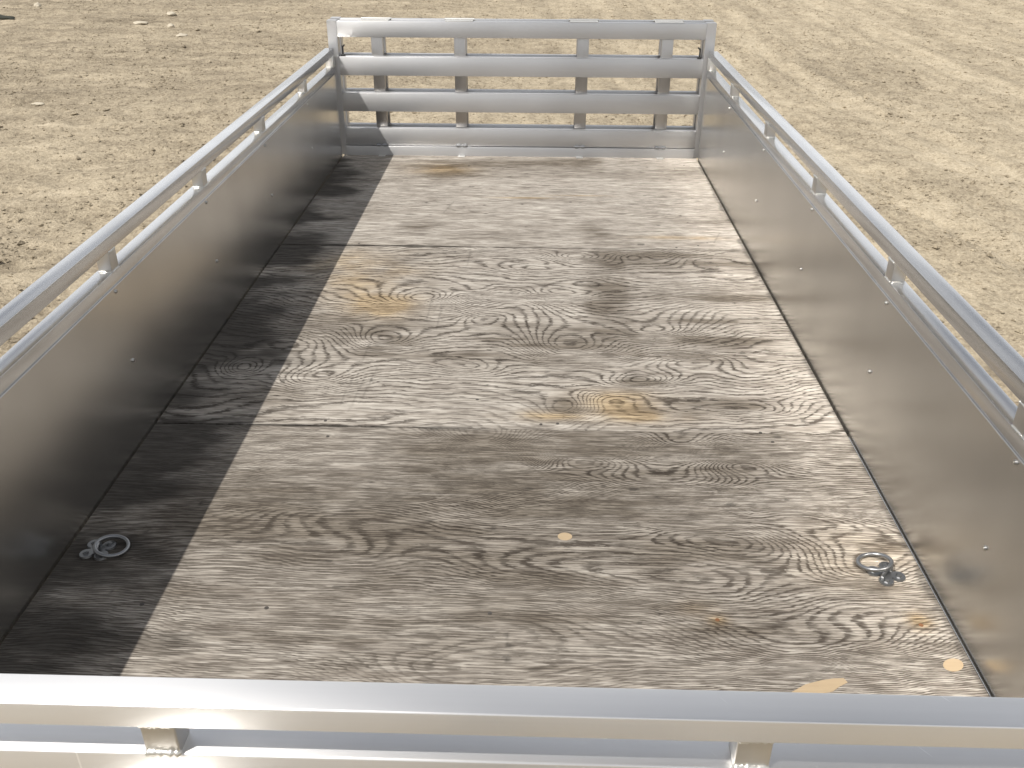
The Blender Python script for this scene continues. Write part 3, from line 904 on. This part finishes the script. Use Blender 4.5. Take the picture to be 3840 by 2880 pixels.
for s in (-1, 1):
    bm = bmesh.new()
    p, q = Vector((s * 0.62, 0.10, -0.105)), Vector((s * 0.05, -1.15, -0.105))
    d = (q - p).normalized()
    n_ = Vector((-d.y, d.x, 0)) * 0.03
    vv = []
    for zz in (-0.08, 0.0):
        vv.append([bm.verts.new(c + Vector((0, 0, zz))) for c in (p + n_, q + n_, q - n_, p - n_)])
    bm.faces.new(vv[0]); bm.faces.new(vv[1])
    for i in range(4):
        bm.faces.new((vv[0][i], vv[0][(i + 1) % 4], vv[1][(i + 1) % 4], vv[1][i]))
    bmesh.ops.recalc_face_normals(bm, faces=bm.faces)
    bmesh.ops.bevel(bm, geom=list(bm.edges), offset=0.003, segments=2, affect='EDGES')
    link('tongue_beam', mesh_from(bm, 'tongue_beam'), M['tube_y'], trailer)
box('coupler', M['dark_steel'], trailer, (-0.045, -1.40, -0.18), (0.045, -1.10, -0.085), 0.02, 4)
for s in (-1, 1):
    bm = bmesh.new()
    cyl_bm(bm, (s * 0.5, 3.66, GZ + 0.012), (s * 0.5, 3.66, -0.072), 0.020, 12)
    cyl_bm(bm, (s * 0.5, 3.66, GZ - 0.03), (s * 0.5, 3.66, GZ + 0.02), 0.06, 16)
    link('prop_leg', mesh_from(bm, 'prop_leg'), M['galv'], trailer)
bm = bmesh.new()
cyl_bm(bm, (0, -0.85, GZ + 0.02), (0, -0.85, -0.10), 0.030, 16)
cyl_bm(bm, (0, -0.85, GZ - 0.03), (0, -0.85, GZ + 0.03), 0.09, 20)
box_bm(bm, (-0.30, -0.88, -0.17), (0.30, -0.82, -0.11), 0.004, 1)
link('tongue_jack', mesh_from(bm, 'tongue_jack'), M['galv'], trailer)

# ------------------------------------------------------------------ stones lying on the yard
def stone(name, mat, cx_, cy_, lx, ly, lz, rot, label, cat, group=None, jag=0.22):
    bm = bmesh.new()
    bmesh.ops.create_icosphere(bm, subdivisions=3, radius=1.0)
    sd = random.random() * 50
    for v in bm.verts:
        nn = float(vnoise(np.array([v.co.x * 1.8 + sd + 20]), np.array([v.co.y * 1.8 + v.co.z * 1.3 + 20]), 31)[0])
        v.co *= 1 + jag * 2 * nn
        v.co = Vector((v.co.x * lx / 2, v.co.y * ly / 2, v.co.z * lz / 2))
    bmesh.ops.rotate(bm, verts=bm.verts, cent=(0, 0, 0), matrix=Matrix.Rotation(rot, 3, 'Z'))
    gz_ = GZ + float(ground_height(np.array([cx_]), np.array([cy_]))[0])
    o_ = link(name, mesh_from(bm, name, True, 30), mat, None, (cx_, cy_, gz_ + lz * 0.18))
    o_['label'] = label
    o_['category'] = cat
    if group:
        o_['group'] = group
    return o_
PS = 'pale stones on the dirt yard'
stone('flat_stone', M['pale_stone'], -5.07, 11.93, 0.21, 0.15, 0.045, 0.1, 'longest pale flat stone on the dirt left of the tailgate', 'stone', PS)
stone('flat_stone', M['pale_stone'], -4.18, 10.92, 0.13, 0.16, 0.05, 0.3, 'pale oval stone nearest the tailgate in the far stone cluster', 'stone', PS)
stone('flat_stone', M['pale_stone'], -4.61, 11.75, 0.10, 0.12, 0.07, 0.8, 'small pale lump of stone just right of the longest flat stone', 'stone', PS)
stone('flat_stone', M['pale_stone'], -5.00, 12.85, 0.12, 0.15, 0.05, 0.2, 'small pale stone farthest back above the longest flat stone', 'stone', PS)
stone('flat_stone', M['pale_stone'], -7.22, 13.59, 0.10, 0.10, 0.09, 0.5, 'small pale round stone in the far left corner of the yard', 'stone', PS)
stone('flat_stone', M['pale_stone'], -4.14, 7.23, 0.11, 0.07, 0.022, 0.0, 'pale chip of stone by itself in the mid left of the dirt', 'stone', PS)
stone('earth_clump', M['dark_earth'], -7.14, 12.33, 0.44, 0.26, 0.08, 0.1, 'dark low clump at the far left edge of the dirt yard', 'clump', None, 0.3)
